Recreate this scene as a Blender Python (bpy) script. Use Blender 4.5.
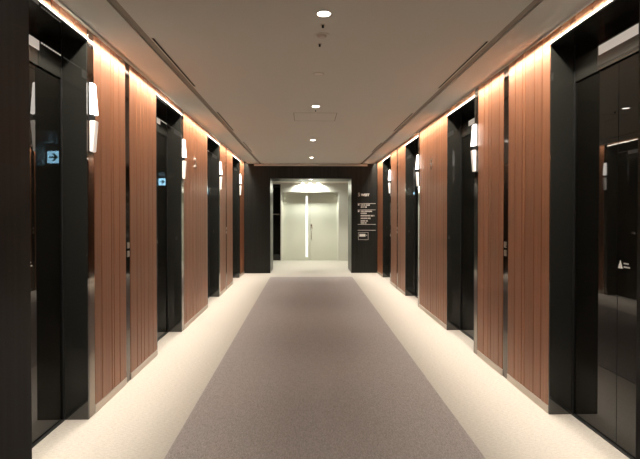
import bpy, bmesh, math, random
from mathutils import Vector
random.seed(5)
for o in list(bpy.data.objects): bpy.data.objects.remove(o)
scene = bpy.context.scene
COL = scene.collection

# ------------------------------------------------------------------ camera
cam = bpy.data.cameras.new('camera')
cam.sensor_width = 36.0; cam.lens = 490/640*36; cam.shift_y = -0.01375
cam.clip_start = 0.02
camo = bpy.data.objects.new('camera', cam); COL.objects.link(camo)
camo.location = (-0.112, 0, 1.5)
camo.rotation_euler = (math.pi/2-0.0124, 0, -0.0274)
scene.camera = camo

# ------------------------------------------------------------------ world, exposure
w = bpy.data.worlds.new('world'); scene.world = w; w.use_nodes = True
w.node_tree.nodes['Background'].inputs[0].default_value = (1, .9, .8, 1)
w.node_tree.nodes['Background'].inputs[1].default_value = 0.0
vs = scene.view_settings
vs.view_transform = 'Standard'; vs.look = 'None'; vs.gamma = 1; vs.use_curve_mapping = False
vs.exposure = 0.25

# ------------------------------------------------------------------ layout (metres)
W = 1.707                      # half width between the wood faces
DOORX = 1.885                  # half width between the lift doors
F = [3.61, 6.29, 8.97, 11.65]  # far edge of each lift opening
OW = 1.02                      # opening width
HEAD = 2.765; CEIL = 2.80; TOPZ = 3.08
NEAR0, NEAR1 = 0.70, 1.69      # near portal
FAR0, FAR1 = 12.56, 13.55      # far portal
END = 16.07; BACK = -1.6
PW = 1.05; PH = 2.433          # portal half width and height
VC = 2.53                      # lobby ceiling

WARM = (1.0, 0.91, 0.79)
def area(name, loc, sx, sy, power, color, rot=(0, 0, 0), spread=math.pi):
    l = bpy.data.lights.new(name, 'AREA'); l.shape = 'RECTANGLE'; l.size = sx; l.size_y = sy
    l.energy = power; l.color = color; l.spread = spread
    o = bpy.data.objects.new(name, l); COL.objects.link(o); o.location = loc; o.rotation_euler = rot
    return o
def spot(name, loc, power, color, deg, blend=.6, rad=.03, rot=(0, 0, 0)):
    l = bpy.data.lights.new(name, 'SPOT'); l.energy = power; l.color = color
    l.spot_size = math.radians(deg); l.spot_blend = blend; l.shadow_soft_size = rad
    o = bpy.data.objects.new(name, l); COL.objects.link(o); o.location = loc; o.rotation_euler = rot
    return o
COVE = 135
for s in (-1, 1):
    area('cove_light', (s*1.633, (NEAR1+FAR0)/2, 2.836), .014, FAR0-NEAR1-.06, COVE, WARM, spread=math.radians(150))
    area('cove_grazer', (s*1.645, (NEAR1+FAR0)/2, 2.838), .014, FAR0-NEAR1-.06, 23, WARM, spread=math.radians(28))
DL = [3.181, 5.89, 8.55, 11.185]
for y in DL: spot('downlight_beam', (0, y, 2.785), 92, WARM, 95, .8, .035)
# far lobby lamps
for x in (-.24, .01, .26): spot('lobby_beam', (x, END-.235, 2.50), 62, (.97, 1, .88), 165, .6, .03)
spot('lobby_beam', (.02, 14.2, 2.50), 150, (1, .97, .82), 125, .5, .03)
spot('portal_beam', (.0, 1.40, 2.41), 35, WARM, 100, .7, .03)  # unseen lamp added to brighten the near floor and, by bounce, the ceiling
spot('portal_beam', (.0, 12.85, 2.42), 240, (1, .93, .86), 100, .7, .03)
# near lobby lamp, behind the camera
spot('lobby_beam', (0, -.7, 2.50), 22, WARM, 110, .6, .03)

# ------------------------------------------------------------------ materials
def newmat(name):
    m = bpy.data.materials.new(name); m.use_nodes = True
    return m, m.node_tree.nodes, m.node_tree.links, m.node_tree.nodes['Principled BSDF']
def plain(name, col, rough=.5, metal=0, ior=1.5, emit=0, ecol=None, noise=0):
    m, n, l, b = newmat(name)
    b.inputs['Base Color'].default_value = (*col, 1); b.inputs['Roughness'].default_value = rough
    b.inputs['Metallic'].default_value = metal; b.inputs['IOR'].default_value = ior
    if emit:
        b.inputs['Emission Color'].default_value = (*(ecol or col), 1); b.inputs['Emission Strength'].default_value = emit
    if noise:
        g = n.new('ShaderNodeNewGeometry'); t = n.new('ShaderNodeTexNoise'); t.inputs['Scale'].default_value = 9
        t.inputs['Detail'].default_value = 4
        mr = n.new('ShaderNodeMapRange'); mr.inputs[3].default_value = max(0, rough-noise); mr.inputs[4].default_value = rough+noise
        l.new(g.outputs['Position'], t.inputs['Vector']); l.new(t.outputs[0], mr.inputs[0]); l.new(mr.outputs[0], b.inputs['Roughness'])
    return m
def grain(name, c0, c1, rough, scale=(70, 70, 1.2), bump=.1, vary=.25, ior=1.5):
    m, n, l, b = newmat(name)
    g = n.new('ShaderNodeNewGeometry'); mp = n.new('ShaderNodeMapping'); mp.inputs['Scale'].default_value = scale
    l.new(g.outputs['Position'], mp.inputs['Vector'])
    oi = n.new('ShaderNodeObjectInfo')
    off = n.new('ShaderNodeVectorMath'); off.operation = 'ADD'
    sc = n.new('ShaderNodeMath'); sc.operation = 'MULTIPLY'; sc.inputs[1].default_value = 37
    l.new(oi.outputs['Random'], sc.inputs[0]); l.new(mp.outputs[0], off.inputs[0]); l.new(sc.outputs[0], off.inputs[1])
    t = n.new('ShaderNodeTexNoise'); t.inputs['Scale'].default_value = 1; t.inputs['Detail'].default_value = 5; t.inputs['Roughness'].default_value = .6
    l.new(off.outputs[0], t.inputs['Vector'])
    r = n.new('ShaderNodeValToRGB'); r.color_ramp.elements[0].position = .3; r.color_ramp.elements[1].position = .72
    r.color_ramp.elements[0].color = (*c0, 1); r.color_ramp.elements[1].color = (*c1, 1)
    l.new(t.outputs[0], r.inputs[0])
    hs = n.new('ShaderNodeHueSaturation')
    mr = n.new('ShaderNodeMapRange'); mr.inputs[3].default_value = 1-vary; mr.inputs[4].default_value = 1+vary
    l.new(oi.outputs['Random'], mr.inputs[0]); l.new(mr.outputs[0], hs.inputs['Value']); l.new(r.outputs[0], hs.inputs['Color'])
    l.new(hs.outputs[0], b.inputs['Base Color'])
    b.inputs['Roughness'].default_value = rough; b.inputs['IOR'].default_value = ior
    bp = n.new('ShaderNodeBump'); bp.inputs['Strength'].default_value = bump; bp.inputs['Distance'].default_value = .002
    l.new(t.outputs[0], bp.inputs['Height']); l.new(bp.outputs[0], b.inputs['Normal'])
    return m
def carpet(name, c0, c1, fine=260, coarse=18, bump=.5, stretch=(1, .3, 1)):
    m, n, l, b = newmat(name)
    g = n.new('ShaderNodeNewGeometry')
    t = n.new('ShaderNodeTexNoise'); t.inputs['Scale'].default_value = fine; t.inputs['Detail'].default_value = 3
    t2 = n.new('ShaderNodeTexNoise'); t2.inputs['Scale'].default_value = coarse; t2.inputs['Detail'].default_value = 5
    mp = n.new('ShaderNodeMapping'); mp.inputs['Scale'].default_value = stretch
    l.new(g.outputs['Position'], mp.inputs['Vector'])
    l.new(mp.outputs[0], t.inputs['Vector']); l.new(mp.outputs[0], t2.inputs['Vector'])
    mx = n.new('ShaderNodeMath'); mx.operation = 'MULTIPLY_ADD'; mx.inputs[1].default_value = .55
    m2 = n.new('ShaderNodeMath'); m2.operation = 'MULTIPLY'; m2.inputs[1].default_value = .45
    l.new(t2.outputs[0], m2.inputs[0]); l.new(t.outputs[0], mx.inputs[0]); l.new(m2.outputs[0], mx.inputs[2])
    r = n.new('ShaderNodeValToRGB'); r.color_ramp.elements[0].position = .36; r.color_ramp.elements[1].position = .64
    r.color_ramp.elements[0].color = (*c0, 1); r.color_ramp.elements[1].color = (*c1, 1)
    l.new(mx.outputs[0], r.inputs[0]); l.new(r.outputs[0], b.inputs['Base Color'])
    b.inputs['Roughness'].default_value = .95; b.inputs['Specular IOR Level'].default_value = .15
    bp = n.new('ShaderNodeBump'); bp.inputs['Strength'].default_value = bump; bp.inputs['Distance'].default_value = .004
    l.new(t.outputs[0], bp.inputs['Height']); l.new(bp.outputs[0], b.inputs['Normal'])
    return m
M = {}
M['wood'] = grain('walnut_veneer', (.23, .088, .039), (.36, .147, .068), .42, (60, 60, .9), .08, .10)
M['backing'] = plain('dark_joint', (.02, .012, .008), .8)
M['black_wall'] = grain('black_stained_veneer', (.0115, .012, .0105), (.027, .0275, .024), .38, (45, 45, .7), .05, .05, 1.3)
M['black_steel'] = plain('black_steel', (.025, .025, .022), .015, 0, 1.8)
M['lining'] = plain('black_satin_lining', (.016, .016, .015), .3, 0, 1.22)
M['black_gloss'] = plain('black_gloss', (.008, .0075, .006), .015, 0, 1.45)
M['bronze'] = plain('polished_bronze_steel', (.24, .20, .17), .10, 1)
M['dark_bronze'] = plain('dark_mirror_bronze', (.10, .08, .068), .08, 1)
M['steel'] = plain('brushed_pale_steel', (.55, .50, .44), .3, 1, noise=.06)
M['bright_steel'] = plain('bright_satin_steel', (.86, .82, .76), .25, 1)
M['base'] = plain('satin_steel_base', (.55, .49, .43), .4, .6)
M['ceil'] = plain('ceiling_paint', (.67, .665, .62), .9, noise=.05)
M['plaster'] = plain('pale_plaster', (.62, .57, .52), .8)
M['void'] = plain('slot_black', (.006, .006, .006), .9)
M['slot'] = plain('slot_grey', (.30, .27, .23), .8)
M['floor'] = carpet('cream_carpet', (.375, .345, .303), (.54, .50, .445), 420, 120, .35, (.3, 1, 1))
M['runner'] = carpet('taupe_carpet', (.22, .192, .182), (.40, .36, .343), 420, 150, .6)
M['lens'] = plain('downlight_lens', (1, 1, 1), .5, emit=14, ecol=(1, .93, .84))
M['lens_off'] = plain('frosted_lens', (.75, .72, .66), .3)
M['lamp_on'] = plain('lantern_lit', (1, .97, .93), .4, emit=3.2, ecol=(1, .93, .85))
M['lamp_dim'] = plain('lantern_dim', (.95, .9, .84), .4, emit=.4, ecol=(1, .9, .8))
M['trim_white'] = plain('pale_satin_trim', (.85, .80, .74), .5)
M['white'] = plain('white_print', (.95, .94, .90), .5)
M['grey'] = plain('grey_print', (.72, .70, .65), .5)
M['sign_face'] = plain('sign_face', (.6, .8, .9), .4, emit=50, ecol=(.36, .74, 1.0))
M['sign_green'] = plain('sign_green', (.0, .12, .07), .4, emit=1, ecol=(.0, .35, .22))
M['housing'] = plain('sign_housing', (.7, .7, .68), .5)
M['door_paint'] = plain('ivory_door_paint', (.62, .62, .53), .45, noise=.05)
M['door_frame'] = plain('ivory_frame_paint', (.68, .67, .60), .5)
M['lobby_wall'] = plain('lobby_wall_paint', (.60, .585, .53), .8)
M['slit'] = plain('backlit_slit', (.6, .6, .6), .4, emit=.95, ecol=(.95, .98, 1))
M['rubber'] = plain('dark_rubber', (.012, .012, .012), .7)
M['pale'] = plain('indicator_panel', (.62, .58, .52), .35, emit=.30, ecol=(1, .92, .82))

# ------------------------------------------------------------------ helpers
def mesh_obj(name, bm, mat, parent=None, loc=(0, 0, 0), smooth=False):
    me = bpy.data.meshes.new(name); bm.normal_update(); bm.to_mesh(me); bm.free()
    if mat: me.materials.append(M[mat])
    if smooth:
        for p in me.polygons: p.use_smooth = True
    o = bpy.data.objects.new(name, me); COL.objects.link(o)
    if parent: o.parent = parent
    else: o.location = loc
    return o
def abox(bm, x0, x1, y0, y1, z0, z1, bevel=0):
    if x0 > x1: x0, x1 = x1, x0
    if y0 > y1: y0, y1 = y1, y0
    r = bmesh.ops.create_cube(bm, size=1)
    for v in r['verts']:
        v.co = Vector(((x0+x1)/2+v.co.x*(x1-x0), (y0+y1)/2+v.co.y*(y1-y0), (z0+z1)/2+v.co.z*(z1-z0)))
    if bevel:
        ed = set()
        for v in r['verts']:
            for e in v.link_edges: ed.add(e)
        bmesh.ops.bevel(bm, geom=list(ed), offset=bevel, segments=1, affect='EDGES')
def origin(parent):
    return Vector(parent.location) if parent else Vector((0, 0, 0))
def root_origin(p):
    while p.parent: p = p.parent
    return Vector(p.location)
def finish(name, bm, mat, parent, smooth=False):
    """bm in world coordinates; children are stored relative to their thing's base"""
    if parent:
        off = root_origin(parent)
        bmesh.ops.translate(bm, verts=bm.verts, vec=-off)
        return mesh_obj(name, bm, mat, parent, smooth=smooth)
    xs = [v.co for v in bm.verts]
    c = Vector(((min(v.x for v in xs)+max(v.x for v in xs))/2, (min(v.y for v in xs)+max(v.y for v in xs))/2, min(v.z for v in xs)))
    bmesh.ops.translate(bm, verts=bm.verts, vec=-c)
    return mesh_obj(name, bm, mat, None, c, smooth)
def box(name, mat, parent, x0, x1, y0, y1, z0, z1, bevel=0):
    bm = bmesh.new(); abox(bm, x0, x1, y0, y1, z0, z1, bevel)
    return finish(name, bm, mat, parent)
def boxes(name, mat, parent, lst, bevel=0):
    bm = bmesh.new()
    for b in lst: abox(bm, *b, bevel)
    return finish(name, bm, mat, parent)
def cyl(bm, c, r, h, seg=24, axis='z', r2=None):
    g = bmesh.ops.create_cone(bm, cap_ends=True, segments=seg, radius1=r, radius2=r if r2 is None else r2, depth=h)
    for v in g['verts']:
        p = v.co.copy()
        if axis == 'x': p = Vector((p.z, p.y, p.x))
        if axis == 'y': p = Vector((p.x, p.z, p.y))
        v.co = p + Vector(c)
    if axis != 'z': bmesh.ops.reverse_faces(bm, faces=list({f for v in g['verts'] for f in v.link_faces}))
def ring(bm, c, r0, r1, h, seg=28):
    """annulus hanging at z = c.z - h .. c.z"""
    vs = []
    for k in range(seg):
        a = 2*math.pi*k/seg; ca, sa = math.cos(a), math.sin(a)
        vs.append([bm.verts.new((c[0]+r*ca, c[1]+r*sa, z)) for r, z in ((r0, c[2]), (r0, c[2]-h), (r1, c[2]-h), (r1, c[2]))])
    for k in range(seg):
        a, b = vs[k], vs[(k+1) % seg]
        for i in range(4):
            j = (i+1) % 4
            bm.faces.new((a[i], a[j], b[j], b[i]))
    bmesh.ops.recalc_face_normals(bm, faces=bm.faces)
def thing(name, label, cat, loc, group=None):
    o = bpy.data.objects.new(name, None); COL.objects.link(o); o.location = loc
    o.empty_display_size = .1
    o['label'] = label; o['category'] = cat
    if group: o['group'] = group
    return o
def tag(o, label, cat, group=None):
    o['label'] = label; o['category'] = cat
    if group: o['group'] = group
    return o
def struct(o, label=None, cat=None):
    o['kind'] = 'structure'
    if label: o['label'] = label
    if cat: o['category'] = cat
    return o
def text_mesh(name, s, size, mat, parent, place, extrude=.003, bold=0):
    """place(u, v, w): u right, v up, w out of the surface -> world"""
    cu = bpy.data.curves.new('t', 'FONT'); cu.body = s; cu.size = size; cu.extrude = extrude; cu.offset = bold
    cu.align_x = 'CENTER'; cu.align_y = 'CENTER'; cu.resolution_u = 3
    o = bpy.data.objects.new('t', cu); COL.objects.link(o)
    dg = bpy.context.evaluated_depsgraph_get()
    me = bpy.data.meshes.new_from_object(o.evaluated_get(dg))
    bpy.data.objects.remove(o)
    bm = bmesh.new(); bm.from_mesh(me); bpy.data.meshes.remove(me)
    for v in bm.verts: v.co = Vector(place(v.co.x, v.co.y, v.co.z+extrude))
    bmesh.ops.recalc_face_normals(bm, faces=bm.faces)
    return finish(name, bm, mat, parent)

# ------------------------------------------------------------------ room shell
struct(box('floor', 'floor', None, -2.3, 2.3, BACK-.1, END+.2, -.10, 0), 'cream carpet floor running along both sides of the lift hall', 'floor')
rn = box('carpet_runner', 'runner', None, -.985, .985, 1.75, 11.77, .0, .004)
tag(rn, 'long taupe carpet strip down the middle of the lift hall', 'carpet')

# ceiling of the hall with a groove on each side and an open cove along each wall
bm = bmesh.new()
Y0, Y1 = NEAR1, FAR0
GR0, GR1 = 1.265, 1.325
abox(bm, -GR0, GR0, Y0, Y1, CEIL, CEIL+.03)
for s in (-1, 1):
    abox(bm, s*GR1, s*1.622, Y0, Y1, CEIL, CEIL+.03)
    abox(bm, s*GR0, s*GR1, Y0, Y1, CEIL+.022, CEIL+.03)
    abox(bm, s*1.604, s*1.622, Y0, Y1, CEIL+.0, CEIL+.052)
    abox(bm, s*1.604, s*1.727, Y0, Y1, CEIL+.052, CEIL+.07)
abox(bm, -2.2, 2.2, Y0, Y1, TOPZ, TOPZ+.1)
struct(finish('ceiling', bm, 'ceil', None), 'dim beige ceiling with two long grooves over the lift hall', 'ceiling')

# grooves: a grey metal channel in each
for i, s in enumerate((-1, 1)):
    struct(box('trim_%d' % (i+1), 'slot', None, s*(GR0+.004), s*(GR1-.004), Y0+.01, Y1-.01, CEIL+.012, CEIL+.021))

# walls: solid backing behind the boards
def opening_range(k): return F[k]-OW, F[k]
def panels():
    r = []; y = NEAR1
    for k in range(4):
        n, f = opening_range(k); r.append((y, n)); y = f
    r.append((y, FAR0)); return r
PAN = panels()
walls = {}
for s, nm in ((-1, 'wall_left'), (1, 'wall_right')):
    bm = bmesh.new()
    for a, b in PAN: abox(bm, s*(W+.021), s*2.0, a+(.020 if a in F else 0), b-(.020 if b < FAR0 else 0), 0, TOPZ)
    for k in range(4):
        n, f = opening_range(k); abox(bm, s*(W+.021), s*2.0, n-.020, f+.020, HEAD+.03, TOPZ)
    abox(bm, s*2.0, s*2.2, NEAR1, FAR0, 0, TOPZ)
    o = finish(nm, bm, 'backing', None); walls[s] = o
    struct(o, 'long wall of walnut boards %s the floor directory' % ('on the side away from' if s < 0 else 'on the same side as'), 'wall')

# boards
FIX = {(-1, 'slot'): ([.119, .247, .442, .494, .613, .765], [.870, 1.042, 1.153, 1.24, 1.376, 1.515, 1.648]),
       (1, 'slot'): ([.012, .139, .265, .427, .483, .623, .770], [.880, .979, 1.18, 1.247, 1.371, 1.535])}
def irregular(a, b, rnd):
    ys = [a]
    while b-ys[-1] > .24:
        ys.append(ys[-1]+rnd.choice((.055, .10, .125, .125, .16, .20)))
    if b-ys[-1] < .05: ys.pop()
    return ys+[b]
rnd = random.Random(3)
def board(s, a, b, z0, z1):
    bm = bmesh.new()
    g = .0035; c = .0035
    y0, y1 = a+g, b-g; x1 = s*W; x0 = s*(W+.02)
    pr = [(x0, y0), (x1+s*c, y0), (x1, y0+c), (x1, y1-c), (x1+s*c, y1), (x0, y1)]
    lo = [bm.verts.new((x, y, z0)) for x, y in pr]; hi = [bm.verts.new((x, y, z1)) for x, y in pr]
    n = len(pr)
    for i in range(n): bm.faces.new((lo[i], lo[(i+1) % n], hi[(i+1) % n], hi[i]))
    bm.faces.new(lo[::-1]); bm.faces.new(hi)
    bmesh.ops.recalc_face_normals(bm, faces=bm.faces)
    return finish('board', bm, 'wood', walls[s])
BZ = .062
def run(s, ys, z0=BZ, z1=2.85):
    for a, b in zip(ys, ys[1:]): board(s, a, b, z0, z1)
STRIP = .098
slots = []     # (side, y0, y1) call button strips
strips = []    # (side, y0, y1) lantern strips
bases = {-1: [], 1: []}
for s in (-1, 1):
    for i, (a, b) in enumerate(PAN):
        lo, hi = a, b
        if i > 0:
            if s < 0: lo = a+.020+STRIP; strips.append((s, i-1, a+.020, lo))
            else: lo = a+.012
        if i < 4:
            if s > 0: hi = b-.012-STRIP; strips.append((s, i, hi, b-.012))
            else: hi = b-.012
        if i in (1, 3):
            l, r = FIX[(s, 'slot')]
            ys = [a+v for v in l]; zs = [a+v for v in r]
            ys[0] = lo; zs[-1] = hi
            run(s, ys); run(s, zs); slots.append((s, i, ys[-1], zs[0]))
            bases[s] += [(lo, ys[-1]), (zs[0], hi)]
        else:
            run(s, irregular(lo, hi, rnd)); bases[s].append((lo, hi))
    for k in range(4):
        n, f = opening_range(k)
        if s < 0: n2, f2 = n-.012, f+.020
        else: n2, f2 = n-.012, f+.012
        run(s, irregular(n2, f2, rnd), HEAD+.03)
    bl = [(s*(W-.004), s*(W+.02), a+.001, b-.001, 0, BZ-.003) for a, b in bases[s]]
    struct(boxes('baseboard_%s' % ('left' if s < 0 else 'right'), 'base', None, bl, .002))

# mirror strips beside the openings
tn = 3
ORD = ['fourth', 'third', 'second', 'first']
SIDE = {-1: 'opposite the directory side', 1: 'on the directory side'}
for s, k, a, b in strips:
    struct(box('trim_%d' % tn, 'bronze', None, s*(W-.001), s*(W+.02), a+.002, b-.002, 0, 2.85, .0015)); tn += 1

# ------------------------------------------------------------------ lift entrances
def entrance(s, k):
    n, f = opening_range(k); c = (n+f)/2
    t = thing('elevator_entrance', 'glossy black elevator doorway %s, %s from the dark wall' % (SIDE[s], ORD[k]),
              'elevator', (s*(W+.09), c, 0), 'elevator doorways along the hall')
    ex0, ex1 = s*(W-.001), s*2.0
    fw = .019 if s < 0 else .011
    for a, b in ((n-.011, n), (f, f+fw)):
        box('jamb', 'black_steel', t, ex0, ex1, a, b, 0, HEAD+.012, .001)
    box('head', 'black_steel', t, s*W, ex1, n, f, HEAD, HEAD+.012)
    bm = bmesh.new()
    pr = [(W+.02, HEAD+.0121), (W-.013, HEAD+.0), (W-.013, HEAD+.004), (W-.001, HEAD+.024), (W+.02, HEAD+.024)]
    A = [bm.verts.new((s*x, n-.011, z)) for x, z in pr]; B = [bm.verts.new((s*x, f+fw, z)) for x, z in pr]
    for i in range(5): bm.faces.new((A[i], A[(i+1) % 5], B[(i+1) % 5], B[i]))
    bm.faces.new(A); bm.faces.new(B); bmesh.ops.recalc_face_normals(bm, faces=bm.faces)
    finish('head_trim', bm, 'trim_white', t)
    for a, b in ((n, n+.012), (f-.012, f)):
        box('door_gap', 'void', t, s*(DOORX-.005), s*(DOORX+.004), a, b, .006, HEAD)
    tr = box('transom', 'black_gloss', t, s*DOORX, s*(DOORX+.05), n, f, 2.483, HEAD)
    pn = box('transom_panel', 'black_steel', t, s*(DOORX-.004), s*DOORX, n+.013, f-.013, 2.484, 2.652)
    ip = box('indicator_panel', 'pale', t, s*(DOORX-.009), s*(DOORX-.004), c-.2, c+.2, 2.585, 2.648, .001)
    if s < 0:
        bm = bmesh.new(); y = n+.02
        while y < f-.03:
            if not (c-.22 < y+.008 < c+.21): abox(bm, s*(DOORX-.008), s*(DOORX-.004), y, y+.017, 2.641, 2.650)
            y += .030
        finish('perforated_line', bm, 'pale', t)['kind'] = 'stuff'  # glow added by emission so the metal dashes look bright
    for a, b in ((n, c-.0015), (c+.0015, f)):
        box('door_leaf', 'black_gloss', t, s*(DOORX+.006), s*(DOORX+.046), a, b, .008, 2.477, .0012)
    box('sill', 'rubber', t, s*(DOORX-.012), s*(DOORX+.05), n, f, 0, .006)
    st = thing('door_sticker', 'tiny triangle sticker on elevator door %s, %s from the dark wall' % (SIDE[s], ORD[k]), 'sticker',
               (s*(DOORX+.006), c+(-.03 if s > 0 else .03), 1.155), 'triangle stickers on the elevator doors')
    X0 = s*(DOORX+.0055); X1 = s*(DOORX+.0045)
    sg = -1 if s > 0 else 1      # reading direction along y
    bm = bmesh.new()
    for u0, u1 in ((-.024, -.001), (.001, .024)):
        pts = [(u0, .0), (u1, .0), ((u1 if u1 < 0 else u0), .052), ]
        lo = [bm.verts.new((X0, c+sg*(.03+u), 1.157+v)) for u, v in pts]; hi = [bm.verts.new((X1, c+sg*(.03+u), 1.157+v)) for u, v in pts]
        bm.faces.new(lo); bm.faces.new(hi)
        for i in range(3): bm.faces.new((lo[i], lo[(i+1) % 3], hi[(i+1) % 3], hi[i]))
    bmesh.ops.recalc_face_normals(bm, faces=bm.faces)
    finish('triangle', bm, 'white', st)
    for z, L in ((1.187, .05), (1.165, .075)):
        boxes('print_line', 'grey', st, [(X0, X1, c+sg*(.062+q*.0125), c+sg*(.062+q*.0125+.0095), z, z+.009) for q in range(int(L/.0125))])
for s in (-1, 1):
    for k in range(4): entrance(s, k)

# ------------------------------------------------------------------ hall lanterns on the strips
def lantern(s, k, a, b):
    y0, y1 = (a+.004, a+.066) if s < 0 else (b-.068, b-.006)
    t = thing('hall_lantern', 'white lantern at elevator doorway %s, %s from the dark wall' % (SIDE[s], ORD[k]), 'lantern',
              (s*W, (a+b)/2, 1.95), 'hall lanterns beside the elevator doorways')
    box('back_plate', 'rubber', t, s*(W-.008), s*(W-.001), y0+.001, y1-.001, 1.955, 2.472, .001)
    def shade(name, mat, z0, p0, z1, p1):
        bm = bmesh.new()
        pr = [(s*(W-.008), z0), (s*(W-p0), z0), (s*(W-p1), z1), (s*(W-.008), z1)]
        A = [bm.verts.new((x, y0, z)) for x, z in pr]; B = [bm.verts.new((x, y1, z)) for x, z in pr]
        for i in range(4): bm.faces.new((A[i], A[(i+1) % 4], B[(i+1) % 4], B[i]))
        bm.faces.new(A); bm.faces.new(B)
        bmesh.ops.recalc_face_normals(bm, faces=bm.faces)
        bmesh.ops.bevel(bm, geom=list(bm.edges), offset=.004, segments=2, affect='EDGES')
        finish(name, bm, mat, t)
    shade('upper_shade', 'lamp_on', 2.234, .050, 2.465, .032)
    shade('lower_shade', 'lamp_dim', 1.962, .032, 2.190, .050)
    box('joint', 'rubber', t, s*(W-.008), s*(W-.030), y0+.01, y1-.01, 2.190, 2.234)
for s, k, a, b in strips:
    if s < 0 or True: lantern(s, k, a, b)

# ------------------------------------------------------------------ call button strips
for s, i, a, b in slots:
    pos = 'nearer to' if i == 3 else 'farther from'
    t = thing('call_button_strip', 'dark call button strip in walnut wall %s, %s the dark wall' % (SIDE[s], pos), 'call panel',
              (s*(W+.01), (a+b)/2, 0), 'call button strips in the walnut walls')
    box('plate', 'dark_bronze', t, s*(W+.004), s*(W+.02), a+.003, b-.003, 0, 2.85)
    m = (a+b)/2
    for z in (1.199, 1.123):
        bt = box('button', 'steel', t, s*(W-.004), s*(W+.004), m-.026, m+.026, z, z+.052, .003)
        box('button_ring', 'rubber', bt, s*(W+.0015), s*(W+.0039), m-.031, m+.031, z-.005, z+.057)

# ------------------------------------------------------------------ floor numerals
for s in (-1, 1):
    t = thing('floor_numeral', 'polished metal numeral 5 on the walnut wall %s' % SIDE[s], 'numeral', (s*W, 7.07, 2.15), 'floor numerals on the walnut walls')
    text_mesh('digit', '5', .215, 'bright_steel', t, lambda u, v, w, s=s: (s*(W-w-.002), 7.07-s*u, 2.225+v), .006, .004)

# ------------------------------------------------------------------ portals (dark walls at both ends)
def portal(name, y0, y1, label):
    bm = bmesh.new()
    abox(bm, -2.2, -PW, y0, y1, 0, TOPZ); abox(bm, PW, 2.2, y0, y1, 0, TOPZ); abox(bm, -PW, PW, y0, y1, PH, TOPZ)
    return struct(finish(name, bm, 'black_wall', None), label, 'wall')
portal('wall_far', FAR0, FAR1, 'dark wall with a square passage to the ivory double door')
portal('wall_near', NEAR0, NEAR1, 'dark wall edge framing the near end of the hall')
# glossy lining of each passage
for y0, y1 in ((FAR0, FAR1),):
    struct(boxes('trim_%d' % tn, 'lining', None, [(-PW-.001, -PW+.012, y0-.006, y1+.006, 0, PH-.012), (PW-.012, PW, y0-.006, y1+.006, 0, PH-.012),
           (-PW, PW, y0-.006, y1+.006, PH-.012, PH)], .001)); tn += 1
struct(box('trim_%d' % tn, 'plaster', None, -1.45, 1.45, FAR0-.035, FAR0-.001, 2.742, CEIL-.001, .003)); tn += 1

# ------------------------------------------------------------------ floor directory on the dark wall
fy = FAR0
def on_far(u, v, w): return (u, fy-w-.001, v)
t = thing('floor_directory', 'white lettered floor directory on the dark wall beside the passage', 'sign', (1.43, fy, .85))
text_mesh('floor_digit', '5', .125, 'white', t, lambda u, v, w: on_far(1.235+u, 2.01+v, w), .002, .002)
text_mesh('heading', 'WEST', .085, 'white', t, lambda u, v, w: on_far(1.393+u*.95, 2.003+v, w), .002, .005)
for z in (1.785, 1.622, 1.249, 1.098):
    box('rule', 'grey', t, 1.20, 1.665, fy-.003, fy-.001, z-.006, z+.006)
def words(u0, u1, z, h, mat='grey'):
    bm = bmesh.new(); u = u0
    while u < u1-.01:
        g = rnd.uniform(.016, .026); abox(bm, u, min(u+g, u1), fy-.003, fy-.001, z-h/2, z+h/2); u += g+.006+(.012 if rnd.random() < .15 else 0)
    return finish('text_line', bm, mat, t)
k = 12.56/490
def zz(py): return 1.5-(py-214.9)*k
for py, u0, u1 in ((205.3, 1.28, 1.52), (207.3, 1.28, 1.44), (211.6, 1.28, 1.57), (213.6, 1.28, 1.44), (216, 1.28, 1.63), (218.6, 1.28, 1.53), (221.2, 1.28, 1.46), (223.2, 1.28, 1.44)):
    words(u0, u1, zz(py), .034)
for py in (205, 211.5): box('bullet', 'white', t, 1.205, 1.245, fy-.003, fy-.001, zz(py)-.02, zz(py)+.02)
boxes('pictogram_frame', 'grey', t, [(1.215, 1.475, fy-.003, fy-.001, .852, .860), (1.215, 1.475, fy-.003, fy-.001, 1.036, 1.044),
      (1.215, 1.223, fy-.003, fy-.001, .852, 1.044), (1.467, 1.475, fy-.003, fy-.001, .852, 1.044)])
box('pictogram', 'white', t, 1.245, 1.40, fy-.004, fy-.001, .935, 1.005, .001)
bm = bmesh.new()
for i in range(3): abox(bm, 1.425+.007*i, 1.432+.007*i, fy-.004, fy-.001, .955+.007*i, .985-.007*i)
finish('pictogram_arrow', bm, 'white', t)

# ------------------------------------------------------------------ far lobby with the double door
struct(boxes('wall_back', 'lobby_wall', None, [(-.955, -.925, END-.15, END+.15, 0, VC), (.925, 2.0, END-.15, END+.15, 0, VC), (-.925, .925, END-.15, END+.15, 2.235, VC)]),
       'pale lobby wall around the ivory double door', 'wall')
struct(boxes('wall_side', 'lobby_wall', None, [(2.0, 2.2, FAR1, END, 0, VC)]))
struct(box('wall_passage', 'void', None, -2.3, -.951, END+.02, END+.15, 0, VC))
struct(box('wall_passage_side', 'black_wall', None, -2.3, -2.15, FAR1, END+.02, 0, VC))
struct(box('ceiling_lobby', 'plaster', None, -2.3, 2.3, FAR1, END+.15, VC, VC+.1))
struct(box('trim_%d' % tn, 'plaster', None, -2.1, 2.0, END-.185, END-.151, VC-.045, VC-.001, .004)); tn += 1
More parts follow.
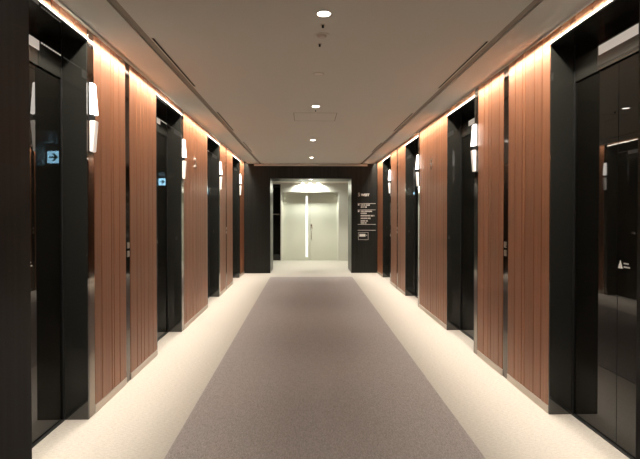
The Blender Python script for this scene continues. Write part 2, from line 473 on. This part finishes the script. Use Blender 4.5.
# dark glass door in the side passage
t = thing('glass_door', 'black glass door beside the ivory double door', 'door', (-1.45, END-.02, 0))
box('leaf', 'black_gloss', t, -1.95, -.965, END-.03, END+.0, .01, VC-.09, .002)
box('push_bar', 'steel', t, -1.85, -1.0, END-.075, END-.055, 1.50, 1.525, .004)
boxes('bar_bracket', 'steel', t, [(-1.80, -1.78, END-.056, END-.03, 1.503, 1.522), (-1.07, -1.05, END-.056, END-.03, 1.503, 1.522)])

d = bpy.data.objects.new('door_1', None); COL.objects.link(d); d.location = (0, END, 0)
struct(d, 'ivory steel double door with a bright vertical slit', 'door')
boxes('door_frame', 'door_frame', d, [(-.924, -.89, END-.04, END+.1, 0, 2.233), (.89, .924, END-.04, END+.1, 0, 2.233), (-.89, .89, END-.03, END+.1, 2.195, 2.233)], .003)
lf = boxes('leaf', 'door_paint', d, [(-.887, -.14, END, END+.045, .008, 2.192), (-.075, -.002, END, END+.045, .008, 2.192),
     (-.14, -.075, END, END+.045, .008, .109), (-.14, -.075, END, END+.045, 2.11, 2.192)])
box('vision_panel', 'slit', lf, -.14, -.075, END+.02, END+.03, .109, 2.11)
rf = box('leaf', 'door_paint', d, .002, .887, END, END+.045, .008, 2.192, .002)
bm = bmesh.new(); abox(bm, .02, .075, END-.008, END, .99, 1.20, .002); finish('lock_plate', bm, 'steel', rf)
bm = bmesh.new()
cyl(bm, (.048, END-.05, .87), .014, .36, 16); cyl(bm, (.048, END-.025, 1.03), .010, .05, 12, 'y'); cyl(bm, (.048, END-.025, .72), .010, .05, 12, 'y')
finish('handle', bm, 'steel', rf, True)
bm = bmesh.new(); cyl(bm, (.048, END-.012, 1.15), .02, .02, 16, 'y'); finish('lock_cylinder', bm, 'rubber', rf)

# ------------------------------------------------------------------ near lobby behind the camera
struct(box('wall_near_back', 'lobby_wall', None, -2.3, 2.3, BACK-.1, BACK, 0, VC))
struct(box('wall_near_left', 'black_wall', None, -2.3, -2.0, BACK, NEAR0, 0, VC))
struct(box('wall_near_right', 'black_wall', None, 2.0, 2.3, BACK, NEAR0, 0, VC))
struct(box('ceiling_near', 'ceil', None, -2.3, 2.3, BACK-.1, NEAR0, VC, VC+.1))

# hanging exit sign above the photographer
ex, ey, ez = .005, -.02, 2.335
t = thing('exit_sign', 'small hanging guide sign with a green arrow on pale blue', 'sign', (ex, ey, ez-.1))
box('housing', 'housing', t, ex-.105, ex+.105, ey-.04, ey, ez-.1, ez+.1, .004)
box('face', 'sign_face', t, ex-.09, ex+.09, ey, ey+.003, ez-.086, ez+.086)
boxes('stem', 'steel', t, [(ex-.012, ex+.012, ey-.032, ey-.008, ez+.1, VC)])
def ar(u, v): return (ex-u, v+ez)       # facing +y, reader's right is -x
bm = bmesh.new()
shape = [(-.065, -.012), (.012, -.012), (-.025, -.055), (.008, -.055), (.068, 0), (.008, .055), (-.025, .055), (.012, .012), (-.065, .012)]
for yy in (ey+.003, ey+.005):
    vv = [bm.verts.new((ar(u, v)[0], yy, ar(u, v)[1])) for u, v in shape]; bm.faces.new(vv)
bm.verts.ensure_lookup_table(); nn = len(shape)
for i in range(nn): bm.faces.new((bm.verts[i], bm.verts[(i+1) % nn], bm.verts[nn+(i+1) % nn], bm.verts[nn+i]))
bmesh.ops.recalc_face_normals(bm, faces=bm.faces)
finish('arrow', bm, 'sign_green', t)

struct(box('wall_baffle', 'ceil', None, .125, .165, -.12, NEAR0-.002, 2.2, VC), 'short added panel hiding the guide sign from the directory-side doors', 'wall')  # unseen panel, added to block the sign's reflection in the right doors

# ------------------------------------------------------------------ ceiling fittings
def downlight(x, y, lit, label, z=CEIL, r=.042, group=None):
    t = thing('downlight', label, 'downlight', (x, y, z-.006), 'downlights along the ceiling centre' if z == CEIL else group)
    bm = bmesh.new(); ring(bm, (x, y, z), r, r+.010, .004); finish('ring', bm, 'steel' if lit else 'plaster', t)
    bm = bmesh.new(); cyl(bm, (x, y, z-.0015), r, .003, 28); finish('lens', bm, 'lens' if lit else 'lens_off', t)
nm = ['lit round ceiling downlight nearest the smoke detector', 'lit round ceiling downlight beside the square access hatch',
      'lit round ceiling downlight, second from the dark wall with the directory', 'lit round ceiling downlight closest to the dark directory wall']
for y, lb in zip(DL, nm): downlight(0, y, True, lb)
downlight(0, 4.54, False, 'unlit round ceiling fitting between smoke detector and access hatch')
downlight(0, 9.90, False, 'unlit round ceiling fitting over the far carpet end')
for x in (-.24, .01, .26): downlight(x, END-.235, True, 'lit lobby downlight right above the ivory double door', VC, group='lobby downlights above the double door')
downlight(.02, 14.2, True, 'lit lobby downlight just beyond the dark passage', VC)
downlight(0, -.7, True, 'lit downlight in the near lobby by the hanging guide sign', VC)
downlight(0, 1.40, True, 'added unseen downlight in the head of the near dark portal', PH-.012+.012)  # fixture for the added near portal lamp, out of view
downlight(0, 12.85, True, 'lit downlight set in the head of the dark passage', PH-.012)
t = thing('smoke_detector', 'flat round beige smoke detector on the ceiling', 'detector', (0, 3.56, CEIL-.02))
bm = bmesh.new(); cyl(bm, (0, 3.56, CEIL-.003), .055, .006, 28); finish('base', bm, 'ceil', t)
bm = bmesh.new(); cyl(bm, (0, 3.56, CEIL-.013), .026, .014, 24, r2=.038); finish('sensor_head', bm, 'plaster', t)
for x, y, lb in ((0, 3.37, 'small dark sprinkler between smoke detector and lit downlight'), (-.012, 3.745, 'small dark sprinkler beyond the smoke detector'),
                 (.0, 6.10, 'small dark sprinkler next to the access hatch')):
    t = thing('sprinkler', lb, 'sprinkler', (x, y, CEIL-.02))
    bm = bmesh.new(); cyl(bm, (x, y, CEIL-.002), .018, .004, 20); finish('rosette', bm, 'steel', t)
    bm = bmesh.new(); cyl(bm, (x, y, CEIL-.012), .008, .018, 14); finish('nozzle', bm, 'void', t)
t = thing('access_hatch', 'square access hatch flush in the beige ceiling', 'hatch', (0, 6.54, CEIL-.003))
h0, h1, hw = 6.27, 6.81, .28
boxes('hatch_frame', 'slot', t, [(-hw, hw, h0, h0+.008, CEIL-.002, CEIL), (-hw, hw, h1-.008, h1, CEIL-.002, CEIL), (-hw, -hw+.008, h0, h1, CEIL-.002, CEIL), (hw-.008, hw, h0, h1, CEIL-.002, CEIL)])
box('hatch_panel', 'ceil', t, -hw+.008, hw-.008, h0+.008, h1-.008, CEIL-.0012, CEIL)
for s in (-1, 1):
    for i, y in enumerate((3.66, 6.27, 8.83)):
        wh = ('farthest from', 'midway towards', 'closest to')[i]
        t = thing('air_slot', 'narrow black ceiling air slot %s, %s the dark wall' % (SIDE[s], wh), 'air slot', (s*1.243, y+.67, CEIL-.004), 'air slots in the ceiling')
        box('slot_opening', 'void', t, s*1.234, s*1.252, y, y+1.35, CEIL-.002, CEIL)
        boxes('slot_frame', 'ceil', t, [(s*1.229, s*1.234, y-.005, y+1.355, CEIL-.004, CEIL), (s*1.252, s*1.257, y-.005, y+1.355, CEIL-.004, CEIL)])
